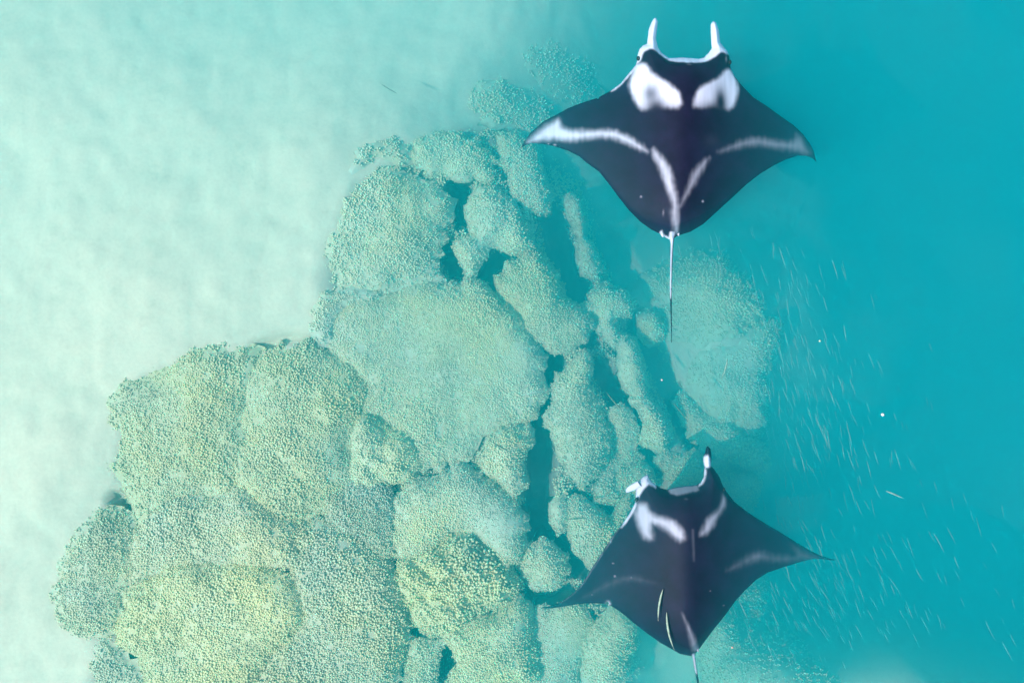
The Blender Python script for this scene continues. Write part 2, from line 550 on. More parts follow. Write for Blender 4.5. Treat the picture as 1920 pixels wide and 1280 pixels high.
CORALS = [
 # outline in photograph pixels, depth of the top, tint, label, options
 ([(206,739),(266,695),(364,652),(430,645),(474,662),(464,715),(452,788),(440,905),(364,941),(315,963),(262,1000),(239,930),(200,875),(202,799)], .42, 'olive',
  'broad olive coral mound at the outer sand edge on the left', dict(wall=.75, fade=.20, lump=.06)),
 ([(470,690),(534,656),(600,662),(654,695),(673,722),(665,788),(657,853),(655,914),(616,952),(561,985),(500,963),(446,914),(452,799)], .50, 'olive',
  'rounded speckled coral mound between the olive mound and the central plateau', dict(wall=.6, lump=.06)),
 ([(113,1061),(162,974),(222,963),(250,990),(240,1061),(228,1116),(211,1180),(162,1204),(113,1171),(99,1116)], .42, 'grey',
  'grey coral mound against the sand at the far left corner of the reef', dict(wall=.7, fade=.18, space=.037)),
 ([(277,963),(326,941),(386,936),(452,919),(500,957),(539,996),(550,1050),(460,1058),(364,1058),(290,1070),(250,1090),(248,1020)], .36, 'grey',
  'pale grey coral bank below the olive mound, above the yellow one', dict()),
 ([(233,1127),(299,1075),(364,1062),(463,1062),(518,1089),(561,1127),(552,1182),(498,1236),(463,1310),(300,1310),(262,1242),(217,1204)], .34, 'yellow',
  'large yellowish coral mound at the bottom left of the reef', dict(space=.040)),
 ([(561,996),(627,988),(690,1035),(725,1065),(745,1115),(757,1165),(758,1205),(742,1260),(700,1310),(475,1310),(505,1240),(560,1185),(568,1120),(555,1060)], .44, 'grey',
  'coarse beige coral mound beside the narrow crack at the bottom', dict(space=.043, tall=.045)),
 ([(620,950),(640,920),(700,905),(728,920),(733,1000),(726,1045),(690,1028),(627,980)], .62, 'dull',
  'small flat grey coral patch left of the straight crack', dict(space=.033, lump=.03, tall=.05)),
 ([(620,600),(670,560),(760,540),(830,525),(900,530),(950,570),(980,610),(1020,660),(1025,700),(1010,760),(985,795),(920,815),(860,870),(790,875),(745,815),(690,790),(672,750),(680,720),(660,690),(615,650)], .86, 'grey',
  'largest coral plateau, smooth blue grey dome at the centre of the reef', dict(grow=4.0, space=.033, lump=.035, tall=.028)),
 ([(662,800),(690,792),(740,812),(780,850),(770,890),(720,910),(668,915),(658,870)], .50, 'yellow',
  'bright yellow coral clump beside the dark speckled mound', dict(lump=.10, lump_s=4.0)),
 ([(897,870),(905,845),(930,818),(960,800),(998,805),(992,850),(985,920),(960,928),(930,905)], .62, 'cream',
  'pale plate coral on the left rim of the deep dark channel', dict(grow=4.0, space=.037, lump=.05)),
 ([(738,935),(770,902),(800,895),(860,880),(900,890),(955,932),(980,960),(990,1000),(980,1070),(950,1090),(900,1025),(850,1008),(800,1045),(748,1055),(738,1000)], .60, 'cream',
  'smooth pale coral dome right of the straight narrow crack', dict(grow=4.0, space=.035, lump=.03, tall=.028)),
 ([(745,1085),(765,1058),(820,1034),(860,1014),(905,1034),(955,1092),(965,1125),(920,1150),(880,1160),(850,1182),(800,1190),(772,1168),(755,1130)], .52, 'yellow',
  'lumpy yellow brown coral cluster under the pale dome', dict(space=.05, tall=.055, lump=.13, lump_s=4.2)),
 ([(835,1195),(880,1168),(930,1152),(980,1130),(1000,1180),(1000,1310),(830,1310),(856,1255),(850,1220)], .62, 'yellow',
  'yellow green coral mound at the bottom edge beside a dark hole', dict(grow=4.0, space=.04)),
 ([(770,1212),(800,1198),(835,1200),(822,1235),(815,1310),(755,1310),(757,1262)], .8, 'cream',
  'narrow coral ridge between the two dark holes at the bottom', dict(grow=4.0, space=.037)),
 ([(1022,1018),(1050,1030),(1066,1062),(1060,1098),(1030,1112),(995,1106),(978,1078),(984,1038)], .80, 'cream',
  'small round coral head standing alone in the dark channel', dict(grow=4.0, space=.037, wall=.3, lump=.03)),
 ([(1008,1165),(1035,1142),(1080,1145),(1108,1165),(1090,1205),(1085,1310),(1008,1310)], 1.05, 'grey',
  'blue grey coral block below the left wing of the lower ray', dict(space=.04)),
 ([(1150,1152),(1190,1155),(1205,1200),(1180,1310),(1093,1310),(1104,1220),(1122,1185)], .95, 'cream',
  'coral mound under the trailing edge of the lower ray', dict(space=.04)),
 ([(1060,690),(1100,655),(1115,690),(1105,720),(1130,760),(1148,800),(1148,850),(1128,890),(1100,915),(1070,890),(1045,850),(1030,800),(1028,760),(1045,720)], .92, 'cream',
  'tall oval coral head on the right side of the dark channel', dict(grow=4.0, space=.035, lump=.04)),
 ([(1150,775),(1185,800),(1190,865),(1165,905),(1130,915),(1140,870),(1155,830)], 1.5, 'dull',
  'dim low coral shelf behind the oval head', dict()),
 ([(1165,645),(1200,640),(1215,680),(1218,720),(1235,760),(1260,800),(1265,848),(1232,850),(1207,830),(1212,790),(1182,740),(1165,695)], 1.25, 'green',
  'long green coral ridge running down towards the lower ray', dict(grow=4.0, space=.038)),
 ([(1062,365),(1093,368),(1110,430),(1130,490),(1122,520),(1092,512),(1083,450)], 1.75, 'green',
  'thin coral strip under the wing of the upper ray', dict(grow=4.0, space=.043)),
 ([(1105,572),(1130,530),(1160,525),(1195,560),(1185,590),(1162,602),(1164,655),(1142,645),(1110,605)], 1.40, 'green',
  'hook shaped coral clump left of the upper ray tail', dict(grow=4.0, space=.041)),
 ([(930,540),(945,500),(1000,460),(1040,500),(1062,540),(1110,590),(1112,622),(1080,648),(1050,662),(1002,632),(962,585)], 1.10, 'grey',
  'coral bank right of the crack above the central plateau', dict(grow=4.0, space=.037)),
 ([(872,395),(878,365),(905,345),(945,360),(980,400),(1002,440),(1000,462),(965,470),(930,465),(902,492),(877,512),(868,482),(852,452),(882,440)], 1.05, 'green',
  'knobbly coral clump between the three dark holes', dict(grow=4.0, space=.043, lump=.08, lump_s=3.5)),
 ([(650,350),(700,315),(770,318),(830,345),(845,380),(835,430),(822,470),(815,500),(835,530),(790,532),(720,550),(640,540),(608,490),(620,430),(638,390)], .78, 'cream',
  'wide pale coral field at the top left of the reef', dict(wall=.7, fade=.16, grow=4.0, space=.040, lump=.07)),
 ([(770,305),(770,262),(830,245),(900,262),(932,310),(922,345),(885,330),(845,335)], 1.15, 'green',
  'hazy coral patch above the three dark holes', dict(grow=4.0, space=.043)),
 ([(945,255),(1000,262),(1012,310),(1032,350),(1020,390),(990,382),(965,355),(950,310)], 1.45, 'green',
  'coral patch under the white left wingtip of the upper ray', dict(space=.043)),
 ([(1230,520),(1270,480),(1330,455),(1390,480),(1430,530),(1450,580),(1400,620),(1330,640),(1280,640),(1240,600)], 1.75, 'green',
  'large hazy coral dome behind the tail of the upper ray', dict(wall=.8, fade=.30, space=.046, lump=.06, tall=.045)),
 ([(1212,600),(1232,590),(1252,605),(1250,630),(1225,636),(1210,622)], 1.7, 'green',
  'little round coral knob left of the tail tip', dict(wall=.25, lump=.02)),
 ([(1290,700),(1320,660),(1390,650),(1450,600),(1492,605),(1480,660),(1455,700),(1470,780),(1440,830),(1380,800),(1320,770)], 1.85, 'green',
  'hazy coral slope below the large dome, crossed by slender fish', dict(wall=.7, fade=.30, space=.046, lump=.10)),
 ([(1275,740),(1310,770),(1370,805),(1430,835),(1460,850),(1440,890),(1390,870),(1330,840),(1290,800)], 1.9, 'green',
  'coral shelf above the horn of the lower ray', dict(space=.046, lump=.10)),
 ([(1240,865),(1290,850),(1330,870),(1390,890),(1440,915),(1450,980),(1390,960),(1340,930),(1270,900)], 1.9, 'green',
  'green coral bank behind the head of the lower ray', dict(space=.046, lump=.1)),
 ([(1065,962),(1110,952),(1150,985),(1185,935),(1190,960),(1165,1010),(1122,1062),(1086,1022)], 1.05, 'cream',
  'coral clump beside the left wing edge of the lower ray', dict(space=.04)),
 ([(1032,940),(1058,924),(1066,968),(1046,994),(1030,975)], 1.25, 'cream',
  'small coral knob in the bend of the dark channel', dict(grow=4.0, wall=.25, lump=.03)),
 ([(1140,905),(1190,880),(1230,900),(1215,935),(1165,940),(1120,925)], 1.35, 'cream',
  'coral ledge ahead of the folded fin of the lower ray', dict(space=.04)),
 ([(880,190),(930,165),(990,175),(1040,215),(1010,245),(940,240),(890,225)], 2.0, 'dull',
  'dark dim coral patch on the slope near the top', dict(wall=.5, fade=.25, space=.05)),
 ([(985,130),(1050,110),(1110,140),(1130,190),(1070,200),(1010,175)], 2.7, 'dull',
  'faint deep coral patch left of the upper ray head', dict(wall=.5, fade=.25, space=.05)),
 ([(690,290),(740,262),(762,300),(700,305),(660,330)], 1.05, 'dull',
  'thin fringe of coral rubble at the top left reef edge', dict(wall=.5, fade=.22, space=.046)),
 ([(600,560),(640,545),(720,552),(700,560),(650,572),(615,640),(590,620)], .85, 'dull',
  'narrow coral rim between sand and the central plateau', dict(wall=.4, fade=.16, space=.038)),
 ([(1380,1120),(1420,1085),(1455,1090),(1460,1140),(1420,1180),(1385,1165)], 2.6, 'green',
  'faint deep coral patch right of the lower ray', dict(space=.05)),
 ([(1310,1235),(1345,1180),(1375,1165),(1390,1200),(1360,1240),(1330,1265)], 1.9, 'green',
  'green coral patch just behind the lower ray', dict(space=.046)),
 ([(1340,1250),(1400,1210),(1480,1200),(1530,1240),(1540,1310),(1330,1310)], 2.2, 'green',
  'pale green coral mound at the bottom right of the reef', dict(space=.05)),
 ([(178,1215),(215,1210),(250,1240),(285,1310),(190,1310)], .55, 'dull',
  'low dark coral fringe at the bottom left corner', dict(wall=.5, fade=.2, space=.038)),
]
for pts, top, tint, label, opt in CORALS:
    coral(pts, top, tint, label, **opt)

# low coral turf on the reef floor between the colonies, thinning out over the sand
def coral_turf():
    sp = .050
    gx, gy = np.meshgrid(np.arange(-6.2, 4.0, sp), np.arange(-4.7, 3.6, sp * .87))
    gx[1::2] += sp / 2
    Q = np.stack([gx.ravel(), gy.ravel()], 1) + rng.uniform(-.45, .45, (gx.size, 2)) * sp
    fz = floor_z(Q[:, 0], Q[:, 1], True)
    qx, qy = to_px(Q[:, 0], Q[:, 1], fz)
    P = np.stack([qx, qy], 1)
    d = np.full(len(P), -1e3)
    for hull, w in ((REEF, 0), (SLOPE, 0)):
        poly = catmull(hull, 40)
        d = np.maximum(d, edge_dist(P, poly) * np.where(inside(P, poly), 1, -1) + w)
    m = d > -60
    Q, fz, P, d = Q[m], fz[m], P[m], d[m]
    m = channel_depth(P[:, 0], P[:, 1]) < .26
    Q, fz, P, d = Q[m], fz[m], P[m], d[m]
    cl = nz_arr(Q[:, 0], Q[:, 1], 2.4, 2.4, 31.0) + .6 * nz_arr(Q[:, 0], Q[:, 1], 6.5, 6.5, 12.0)
    m = sstep(-4, 26, d + 16 * cl) * np.clip(1.05 + 1.1 * cl, .25, 1) > rng.uniform(0, 1, len(Q))
    for poly in COLONY_OUTLINES:
        lo, hi = poly.min(0) , poly.max(0)
        k = np.where(m & (Q[:, 0] > lo[0]) & (Q[:, 0] < hi[0]) & (Q[:, 1] > lo[1]) & (Q[:, 1] < hi[1]))[0]
        if len(k):
            ins = k[inside(Q[k], poly)]
            m[ins[edge_dist(Q[ins], poly) > .06]] = False
    Q, fz, d = Q[m], fz[m], d[m]
    fz = fz + .05 * nz_arr(Q[:, 0], Q[:, 1], 1.1, 1.1, 3.0) * 2 + .06 * nz_arr(Q[:, 0], Q[:, 1], 3.7, 3.7, 9.0) - .10
    me = finger_mesh(Q, fz, np.zeros_like(Q), np.zeros(len(Q)), np.clip(d, 0, 20) / 20 * .1, 17.0, .050, .032, (0, 0, 0))
    tag(link('coral_turf', me, TINTS['green']), 'low pale coral growth covering the reef floor between the coral heads', 'coral', kind='stuff')
coral_turf()

# ------------------------------------------------------------------ manta rays
def ray_mats():
    m, t, b = new_mat('ray_skin')
    at = N(t, 'ShaderNodeAttribute', attribute_name='white')
    n = coord_noise(t, 4.0, 6, .65)
    d = ramp(t, [(.3, (.005, .005, .018)), (.7, (.012, .010, .036))])
    t.links.new(n, d.inputs[0])
    t.links.new(mix(t, at.outputs['Fac'], d.outputs[0], (.74, .73, .86)), b.inputs['Base Color'])
    b.inputs['Roughness'].default_value = .5
    b.inputs['Specular IOR Level'].default_value = .06
    bp = N(t, 'ShaderNodeBump', Strength=.12, Distance=.01)
    t.links.new(coord_noise(t, 60, 3), bp.inputs['Height'])
    t.links.new(bp.outputs[0], b.inputs['Normal'])
    e, te, be = new_mat('ray_eye')
    be.inputs['Base Color'].default_value = (.012, .012, .015, 1)
    be.inputs['Roughness'].default_value = .15
    be.inputs['Specular IOR Level'].default_value = .3
    return m, e
SKIN, EYE = ray_mats()

def ray_body(outline, z0, marks, spots, mid, bend, grid=2.2, thick=(.25, .20)):
    """Closed body mesh of a ray from its outline (photograph pixels at height z0), with its white markings."""
    k = (CAM_H - z0) / F_PX
    poly = resample(outline, 3.2)
    lo, hi = poly.min(0), poly.max(0)
    gx, gy = np.meshgrid(np.arange(lo[0], hi[0], grid), np.arange(lo[1], hi[1], grid * .87))
    gx[1::2] += grid / 2
    G = np.stack([gx.ravel(), gy.ravel()], 1)
    G = G[inside(G, poly)]
    G = G[edge_dist(G, poly) > grid * .55]
    vv, ff = cdt(poly, G)
    n_o = len(poly)
    d = edge_dist(vv, poly)
    d[:n_o] = 0
    dm = d * k
    # thickness: thin towards the wingtips, full over the body
    fx = np.abs(vv[:, 0] - mid[0]) * k
    body = np.exp(-(fx / .55) ** 2)
    prof = np.sqrt(1 - (1 - np.clip(dm / .55, 0, 1)) ** 2)
    h = np.minimum(prof * (.045 + (thick[0] - .045) * body), dm * 1.25)
    hb = np.minimum(prof * (.04 + (thick[1] - .04) * body), dm * 1.0)
    ridge = .016 * np.exp(-((vv[:, 0] - mid[0] - mid[2] * (vv[:, 1] - mid[1])) * k / .17) ** 2) * np.clip(dm / .15, 0, 1)
    zc = z0 + bend(vv[:, 0], vv[:, 1])
    kz = (CAM_H - zc) / F_PX
    X, Y = (vv[:, 0] - 960) * kz, (640 - vv[:, 1]) * kz
    top = np.stack([X, Y, zc + h + ridge], 1)
    ii = np.arange(len(vv))
    bot_idx = np.where(ii < n_o, ii, ii + len(vv) - n_o)
    bot = np.stack([X, Y, zc - hb], 1)[n_o:]
    a, b, c = vv[ff[0][0]], vv[ff[0][1]], vv[ff[0][2]]
    if (b[0] - a[0]) * (c[1] - a[1]) - (b[1] - a[1]) * (c[0] - a[0]) > 0:      # pixel y runs down
        ff = ff[:, ::-1]
    F = np.vstack([ff, bot_idx[ff[:, ::-1]]])
    V = np.vstack([top, bot])
    # markings
    streak = nz_arr(vv[:, 0], vv[:, 1], .17, .022, 2.0)
    mott = nz_arr(vv[:, 0], vv[:, 1], .10, .10, 8.0)
    W = np.zeros(len(vv))
    for pts, inten, blur in marks:
        p = catmull(pts, 6)
        s = edge_dist(vv, p) * np.where(inside(vv, p), 1, -1)
        s = s + blur * .34 * streak + blur * .30 * mott
        W = np.maximum(W, inten * sstep(-blur * (1.3 if blur > 3.5 else 1.1), blur * (1.8 if blur > 3.5 else 1.0), s) * np.clip(.96 + .10 * streak, 0, 1.05))
    for x, y, rx, ry, v in spots:
        q = np.exp(-((vv[:, 0] - x) / rx) ** 2 - ((vv[:, 1] - y) / ry) ** 2)
        W = W * (1 - q * -v) if v < 0 else np.maximum(W, v * q)
    W = np.clip(W, 0, 1) ** 1.5
    c0 = np.array([(mid[0] - 960) * k, (640 - mid[1]) * k, z0])
    me = mesh_from('manta_ray', V - c0, F)
    smooth(me)
    attr(me, 'white', np.concatenate([W, np.full(len(bot), .85)]))
    return me, c0, k

def blob(name, parent, c, size, white, rot=0.0, mat=None, taper=.0, seg=10):
    """Small rounded flap (pelvic fin, fin lobe, eye) around c, in the parent's own coordinates."""
    V, F = [], []
    for i in range(7):
        v = math.pi * i / 6
        for j in range(seg):
            u = 2 * math.pi * j / seg
            y = math.cos(v)
            w = math.sin(v) * (1 - taper * y)
            x, z = w * math.cos(u), w * math.sin(u)
            p = Vector((x * size[0], y * size[1], z * size[2]))
            p.rotate(Vector((0, 0, 1)).rotation_difference(Vector((0, 0, 1))))
            q = (p.x * math.cos(rot) - p.y * math.sin(rot), p.x * math.sin(rot) + p.y * math.cos(rot), p.z)
            V.append((c[0] + q[0], c[1] + q[1], c[2] + q[2]))
    for i in range(6):
        for j in range(seg):
            j2 = (j + 1) % seg
            F.append((i * seg + j, i * seg + j2, (i + 1) * seg + j2, (i + 1) * seg + j))
    me = mesh_from(name, V, F)
    smooth(me)
    attr(me, 'white', np.full(len(V), white))
    return link(name, me, mat or SKIN, parent=parent)

# upper ray ---------------------------------------------------------
UP = [(1229.5,33),(1233.7,40.5),(1232,57),(1230,73),(1234,90),(1241,100),(1250.6,106),(1254,109),(1268,108.5),(1280,108),(1296,109),(1310,110.5),(1320,108),(1329,99),(1334.5,91),(1333.6,80),(1332.6,62),(1332.6,46),(1337,39.5),(1343,43),(1348,57),(1350.6,80),(1356,87),(1364,96),(1368,108),(1369.6,127),(1378,144),(1392,162),(1413,183),(1439,200),(1465,219),(1488,235),(1505,251),(1519,270),(1526,284),(1531,304),(1523.6,297),(1512,292.5),(1495.5,292),(1474,299),(1451,310),(1425,326),(1400,345.5),(1369.5,373.6),(1339,401.7),(1318,420.5),(1294.5,434.5),(1272,441.5),(1264.6,446),(1262.6,458),(1261.2,490),(1259.8,530),(1259.7,570),(1260,610),(1259.7,642),(1258.6,642),(1258,610),(1256.4,570),(1255.8,530),(1256.6,490),(1257.5,458),(1256,449.7),(1249,446),(1240.6,440),(1222,431),(1201,416),(1179.7,394.7),(1161,371),(1142,345.5),(1123.4,322),(1100,305.6),(1086.6,293.6),(1065.5,283),(1042,275),(1018.6,270),(1000,269),(987,271),(975.5,279),(983.4,264),(995,249),(1018.6,228),(1042,216),(1065.5,203),(1091,193),(1118,184.5),(1121.7,186),(1124,182),(1145,170.5),(1164,156.5),(1178,139),(1192,122.5),(1194.4,115.5),(1195.5,104),(1199,92),(1206,85),(1213,82.5),(1214.3,73),(1216.6,54.5),(1221,43),(1226,35)]
UP_MARKS = [
 ([(1192,121),(1210,124),(1222,142),(1240,156),(1258,170),(1270,186),(1273,205),(1266,213),(1240,212),(1215,214),(1200,212),(1194,206),(1184,185),(1178,162),(1184,138)], 1.0, 4.5),
 ([(1371,130),(1357,134),(1343,150),(1317,164),(1301,178),(1293,197),(1294,211),(1312,212),(1345,211),(1362,212),(1372,206),(1380,187),(1384,165),(1380,146)], .90, 4),
 ([(988,268),(1002,252),(1018.6,238),(1046.7,223),(1053.7,235),(1065.5,243),(1100.6,245),(1147.5,245),(1168,254),(1194,270),(1213,290),(1194,283),(1159,265.5),(1124,260),(1072.5,266),(1042,264),(1014,266)], .88, 6.5),
 ([(1519,287),(1503,258),(1493,252),(1484,264),(1451,264),(1423,259),(1392,264),(1366.6,275),(1341,289),(1345,291),(1385,280),(1416,275),(1451,279.5),(1486,284),(1514,291)], .45, 7),
 ([(1222,282),(1250,317),(1259.4,352.5),(1265,380.6),(1266.4,404),(1270,439),(1261.7,437),(1253,404),(1254,385),(1240,348),(1227.6,312.7),(1219.5,296)], .74, 5.5),
 ([(1324,299),(1294.5,324),(1283,352.5),(1272,380.6),(1270,392),(1275,385),(1287.5,366.6),(1304,341),(1320,311)], .50, 5.5),
 ([(1228,28),(1238,40),(1236,86),(1242,97),(1254,105),(1280,104),(1310,106),(1324,98),(1331,88),(1329,40),(1345,34),(1354,75),(1362,90),(1369,103),(1362,104),(1350,101),(1340,109),(1325,118),(1300,122),(1270,121),(1250,115),(1235,104),(1226,97),(1216,95),(1206,101),(1199,118),(1192,124),(1188,100),(1198,83),(1212,78),(1212,50)], 1.0, 2.5),
 ([(1192,120),(1198,124),(1180,144),(1160,164),(1145,174),(1143,170),(1163,154)], .9, 2),
 ([(1254,436),(1264,436),(1261,458),(1259.3,500),(1258,560),(1254,560),(1254,500)], .9, 1.5),
 ([(1236,436),(1240,432),(1244,440),(1255,446),(1256,452),(1246,448)], .9, 1.5),
]
UP_SPOTS = [(1217, 181, 13, 17, -.62), (1226, 212, 16, 20, -.9), (1347, 197, 11, 26, -.97), (1334, 216, 18, 16, -.9), (1232, 221, 50, 17, -.6), (1320, 221, 50, 17, -.65), (1200, 371, 1.6, 1.6, .7), (1313, 381, 1.8, 1.8, .8), (1288, 127, 5, 2, .35), (1360, 113, 2, 6, .4),
            (1040, 272, 3, 1.6, .6), (1028, 270, 2, 1.2, .6), (1240, 402, 1.5, 6, .35), (1330, 270, 20, 14, .05)]
UP_MID = (1279, 235, -.04)

def up_bend(x, y):
    u = (x - 1270) / 275.0
    s = np.abs(u)
    t = np.clip((y - 446) / 190.0, 0, 1)
    wave = .03 * np.sin(s * 5.5) * s
    horn = np.clip((100 - y) / 70.0, 0, 1)
    return -.42 * s ** 2.6 - .12 * np.clip(u, 0, 1) ** 2 + wave - .30 * t ** 1.3 - .03 * horn

me, c0, k = ray_body(UP, -.31, UP_MARKS, UP_SPOTS, UP_MID, up_bend)
up = link('manta_ray', me, SKIN, loc=c0)
tag(up, 'upper manta ray, wings spread flat, both white head fins pointing forward', 'manta ray')

def rel(c0, k, x, y, dz):
    return ((x - 960) * k - c0[0], (640 - y) * k - c0[1], dz)
blob('eye', up, rel(c0, k, 1196.5, 111, .025), (.022, .03, .022), 0, mat=EYE)
blob('eye', up, rel(c0, k, 1367.5, 118, .025), (.022, .03, .022), 0, mat=EYE)
blob('pelvic_fin', up, rel(c0, k, 1241, 437, .0), (.022, .055, .010), .9, rot=.25, taper=-.4)
blob('pelvic_fin', up, rel(c0, k, 1270.5, 432, .025), (.020, .075, .012), .8, rot=.12, taper=-.3)

def dorsal(parent, c, L, H, white, rot):
    V, F = [], []
    for i in range(9):
        t = i / 8
        hh = H * (math.sin(min(1, t * 1.25) * math.pi / 2) if t < .8 else max(.05, (1 - t) / .2))
        w = .012 * (1 - .8 * t) + .002
        for (sx, z) in ((-w, -.03), (-w * .5, hh * .6), (0, hh), (w * .5, hh * .6), (w, -.03)):
            y = -L * t
            V.append((c[0] + sx * math.cos(rot) - y * math.sin(rot), c[1] + sx * math.sin(rot) + y * math.cos(rot), c[2] + z))
    for i in range(8):
        for j in range(4):
            F.append((i * 5 + j, (i + 1) * 5 + j, (i + 1) * 5 + j + 1, i * 5 + j + 1))
    me = mesh_from('dorsal_fin', V, F)
    smooth(me)
    attr(me, 'white', np.full(len(V), white))
    return link('dorsal_fin', me, SKIN, parent=parent)
dorsal(up, rel(c0, k, 1256, 396, .03), .29, .075, .8, .10)

# lower ray ---------------------------------------------------------
LO = [(1214.5,889),(1218,898),(1230,909),(1238,914.5),(1251.5,917.6),(1267,913),(1287,910.5),(1306,909),(1314,904),(1319.5,894),(1320,882.5),(1321,875),(1318.4,863),(1318.8,855),(1322.5,847),(1323.4,838.5),(1327,836),(1332.4,841.5),(1334,853),(1333.6,873),(1340,880.5),(1349,894),(1355,910),(1362,921),(1376.6,940),(1398,957),(1418,970.5),(1440,984),(1460.6,996),(1492.4,1015.7),(1519,1031.6),(1540,1041.5),(1556,1046.5),(1568,1049),(1561,1050),(1540,1047),(1524,1047),(1505.7,1051.5),(1471,1062),(1439,1073),(1418,1086),(1397,1106),(1378,1127),(1359.7,1152.4),(1338.4,1179),(1322.5,1200),(1311,1216),(1304.5,1223),(1303.5,1230),(1306,1248),(1309,1268),(1312,1290),(1316,1330),(1318,1365),(1316.6,1365),(1313.5,1330),(1309,1290),(1305,1268),(1301,1248),(1298,1229),(1293,1228.7),(1275,1225),(1257.5,1215),(1237.5,1203.7),(1212.5,1186),(1190,1168.7),(1172.5,1153.7),(1160,1144),(1147,1136),(1142,1134.5),(1141,1128),(1137.5,1127.5),(1136,1131),(1120,1130.5),(1100,1130.5),(1080,1132.5),(1055,1137),(1035,1139.8),(1016,1139.8),(1017.5,1137),(1030,1135.6),(1050,1128.2),(1067.5,1117),(1085,1102),(1100,1080),(1112.5,1060),(1127.5,1037.5),(1140,1017),(1144,1014),(1144,1010),(1147.5,1006),(1162.5,988),(1179,964),(1191,942),(1192,925.5),(1192,912),(1197,902),(1206.6,892.5)]
LO_MARKS = [
 ([(1193,943),(1210.5,941),(1216.4,953),(1232,962.6),(1251.6,966.5),(1267,976),(1277,990),(1279,1003.6),(1269,1008),(1251.6,996),(1236,984),(1222,980),(1220,990),(1222,1007),(1204,1006),(1194,982),(1188,960.6)], .72, 6),
 ([(1353,924),(1358,931),(1357,947),(1342,966.5),(1332,982),(1320,994),(1306,997.7),(1310,984),(1320,964.5),(1337,955),(1348,939)], .60, 5.5),
 ([(1290.5,985),(1294,985),(1296,1044),(1292.5,1044)], .16, 2.5),
 ([(1317,856),(1326,852),(1331,859),(1331.6,874),(1323,877),(1317,866)], .95, 2.5),
 ([(1320,876),(1324,880),(1322,896),(1316,907),(1308,912),(1312,903),(1317.5,893)], .8, 1.6),
 ([(1249,915),(1267,910),(1287,907.5),(1306,906),(1309,917),(1287,922),(1267,926),(1256,924)], .45, 2.2),
 ([(1215,885),(1222,899),(1231,910),(1229,914),(1215,907),(1207,914),(1198,929),(1195,940),(1189,936),(1190,912),(1200,896)], .85, 2.2),
 ([(1191,938),(1194,944),(1183,966),(1165,990),(1162,988),(1178,962)], .9, 1.6),
 ([(1359.7,1065),(1391.5,1043.5),(1418,1031.6),(1444.6,1038),(1490,1041),(1484,1020),(1503,1030),(1532,1044),(1513.7,1047.5),(1482,1050),(1450,1051.5),(1428.7,1048),(1391.5,1057)], .30, 9),
 ([(1095,1117),(1140,1090),(1180,1077),(1225,1087),(1175,1085),(1140,1099)], .18, 8),
 ([(1272,1138),(1287.5,1165),(1298,1185),(1310,1217),(1298,1218),(1290,1200),(1282,1168)], .46, 4),
 ([(1297,1222),(1302,1222),(1306,1246),(1309,1262),(1304,1262),(1300,1246)], .7, 1.5),
 ([(1162,988),(1147,1006),(1100,1078),(1085,1100),(1066,1116),(1048,1127),(1050,1130),(1068,1119),(1088,1101),(1103,1080),(1149,1009)], .30, 1.0),
]
LO_SPOTS = [(1140, 1131, 4.5, 5.5, 1.0), (1143.5, 1013, 2.5, 3.5, .9), (1149, 1054, 1.5, 1.2, .6), (1152, 1078, 1.8, 1.5, .7), (1182, 1080, 1.6, 1.3, .5),
            (1110, 1113, 1.5, 1, .5), (1326, 1100, 1.6, 1.4, .35), (1354, 1131, 1.6, 1.4, .4), (1282, 931, 4, 1.6, .18)]
LO_MID = (1288, 1010, .035)

def lo_bend(x, y):
    u = (x - 1285) / 275.0
    l, r = np.clip(-u, 0, 1.1), np.clip(u, 0, 1.1)
    t = np.clip((y - 1225) / 190.0, 0, 1)
    return -.62 * l ** 1.9 - .50 * r ** 2.2 + .04 * np.sin(np.abs(u) * 5) * np.abs(u) - .35 * t

me, c0, k = ray_body(LO, -.37, LO_MARKS, LO_SPOTS, LO_MID, lo_bend)
lo = link('manta_ray', me, SKIN, loc=c0)
tag(lo, 'lower manta ray, left head fin folded outward, wingtips curling down, two fish above its back', 'manta ray')
blob('eye', lo, rel(c0, k, 1194, 936, -.0), (.02, .028, .02), 0, mat=EYE)
blob('eye', lo, rel(c0, k, 1357, 918, -.0), (.02, .028, .02), 0, mat=EYE)
blob('pelvic_fin', lo, rel(c0, k, 1306, 1210, .02), (.022, .075, .012), .45, rot=.25, taper=-.3)
dorsal(lo, rel(c0, k, 1293, 1180, .03), .27, .07, .3, .22)

def curled_fin(parent, c0, k):
    """The folded head fin: a thick lobe that rolls out of the left corner of the mouth and hangs outward."""
    path = [(1199, 906, .01, .040), (1192, 911, -.02, .042), (1186, 915, -.05, .040), (1181, 919, -.09, .036), (1178.5, 923, -.13, .026), (1178, 926, -.16, .010)]
    V, F, n = [], [], 10
    for i, (x, y, z, r) in enumerate(path):
        c = rel(c0, k, x, y, z)
        a = path[min(i + 1, len(path) - 1)]
        b = path[max(i - 1, 0)]
        d = Vector(((a[0] - b[0]) * k, -(a[1] - b[1]) * k, a[2] - b[2])).normalized()
        s = d.cross(Vector((0, 0, 1))).normalized()
        w = s.cross(d).normalized()
        for j in range(n):
            q = 2 * math.pi * j / n
            p = Vector(c) + s * (r * math.cos(q)) + w * (r * .5 * math.sin(q))
            V.append(tuple(p))
    for i in range(len(path) - 1):
        for j in range(n):
            F.append((i * n + j, i * n + (j + 1) % n, (i + 1) * n + (j + 1) % n, (i + 1) * n + j))
    me = mesh_from('head_fin', V, F)
    smooth(me)
    attr(me, 'white', np.linspace(.75, .95, len(V)))
    return link('head_fin', me, SKIN, parent=parent)
curled_fin(lo, c0, k)['label'] = 'white folded head fin curling outward'

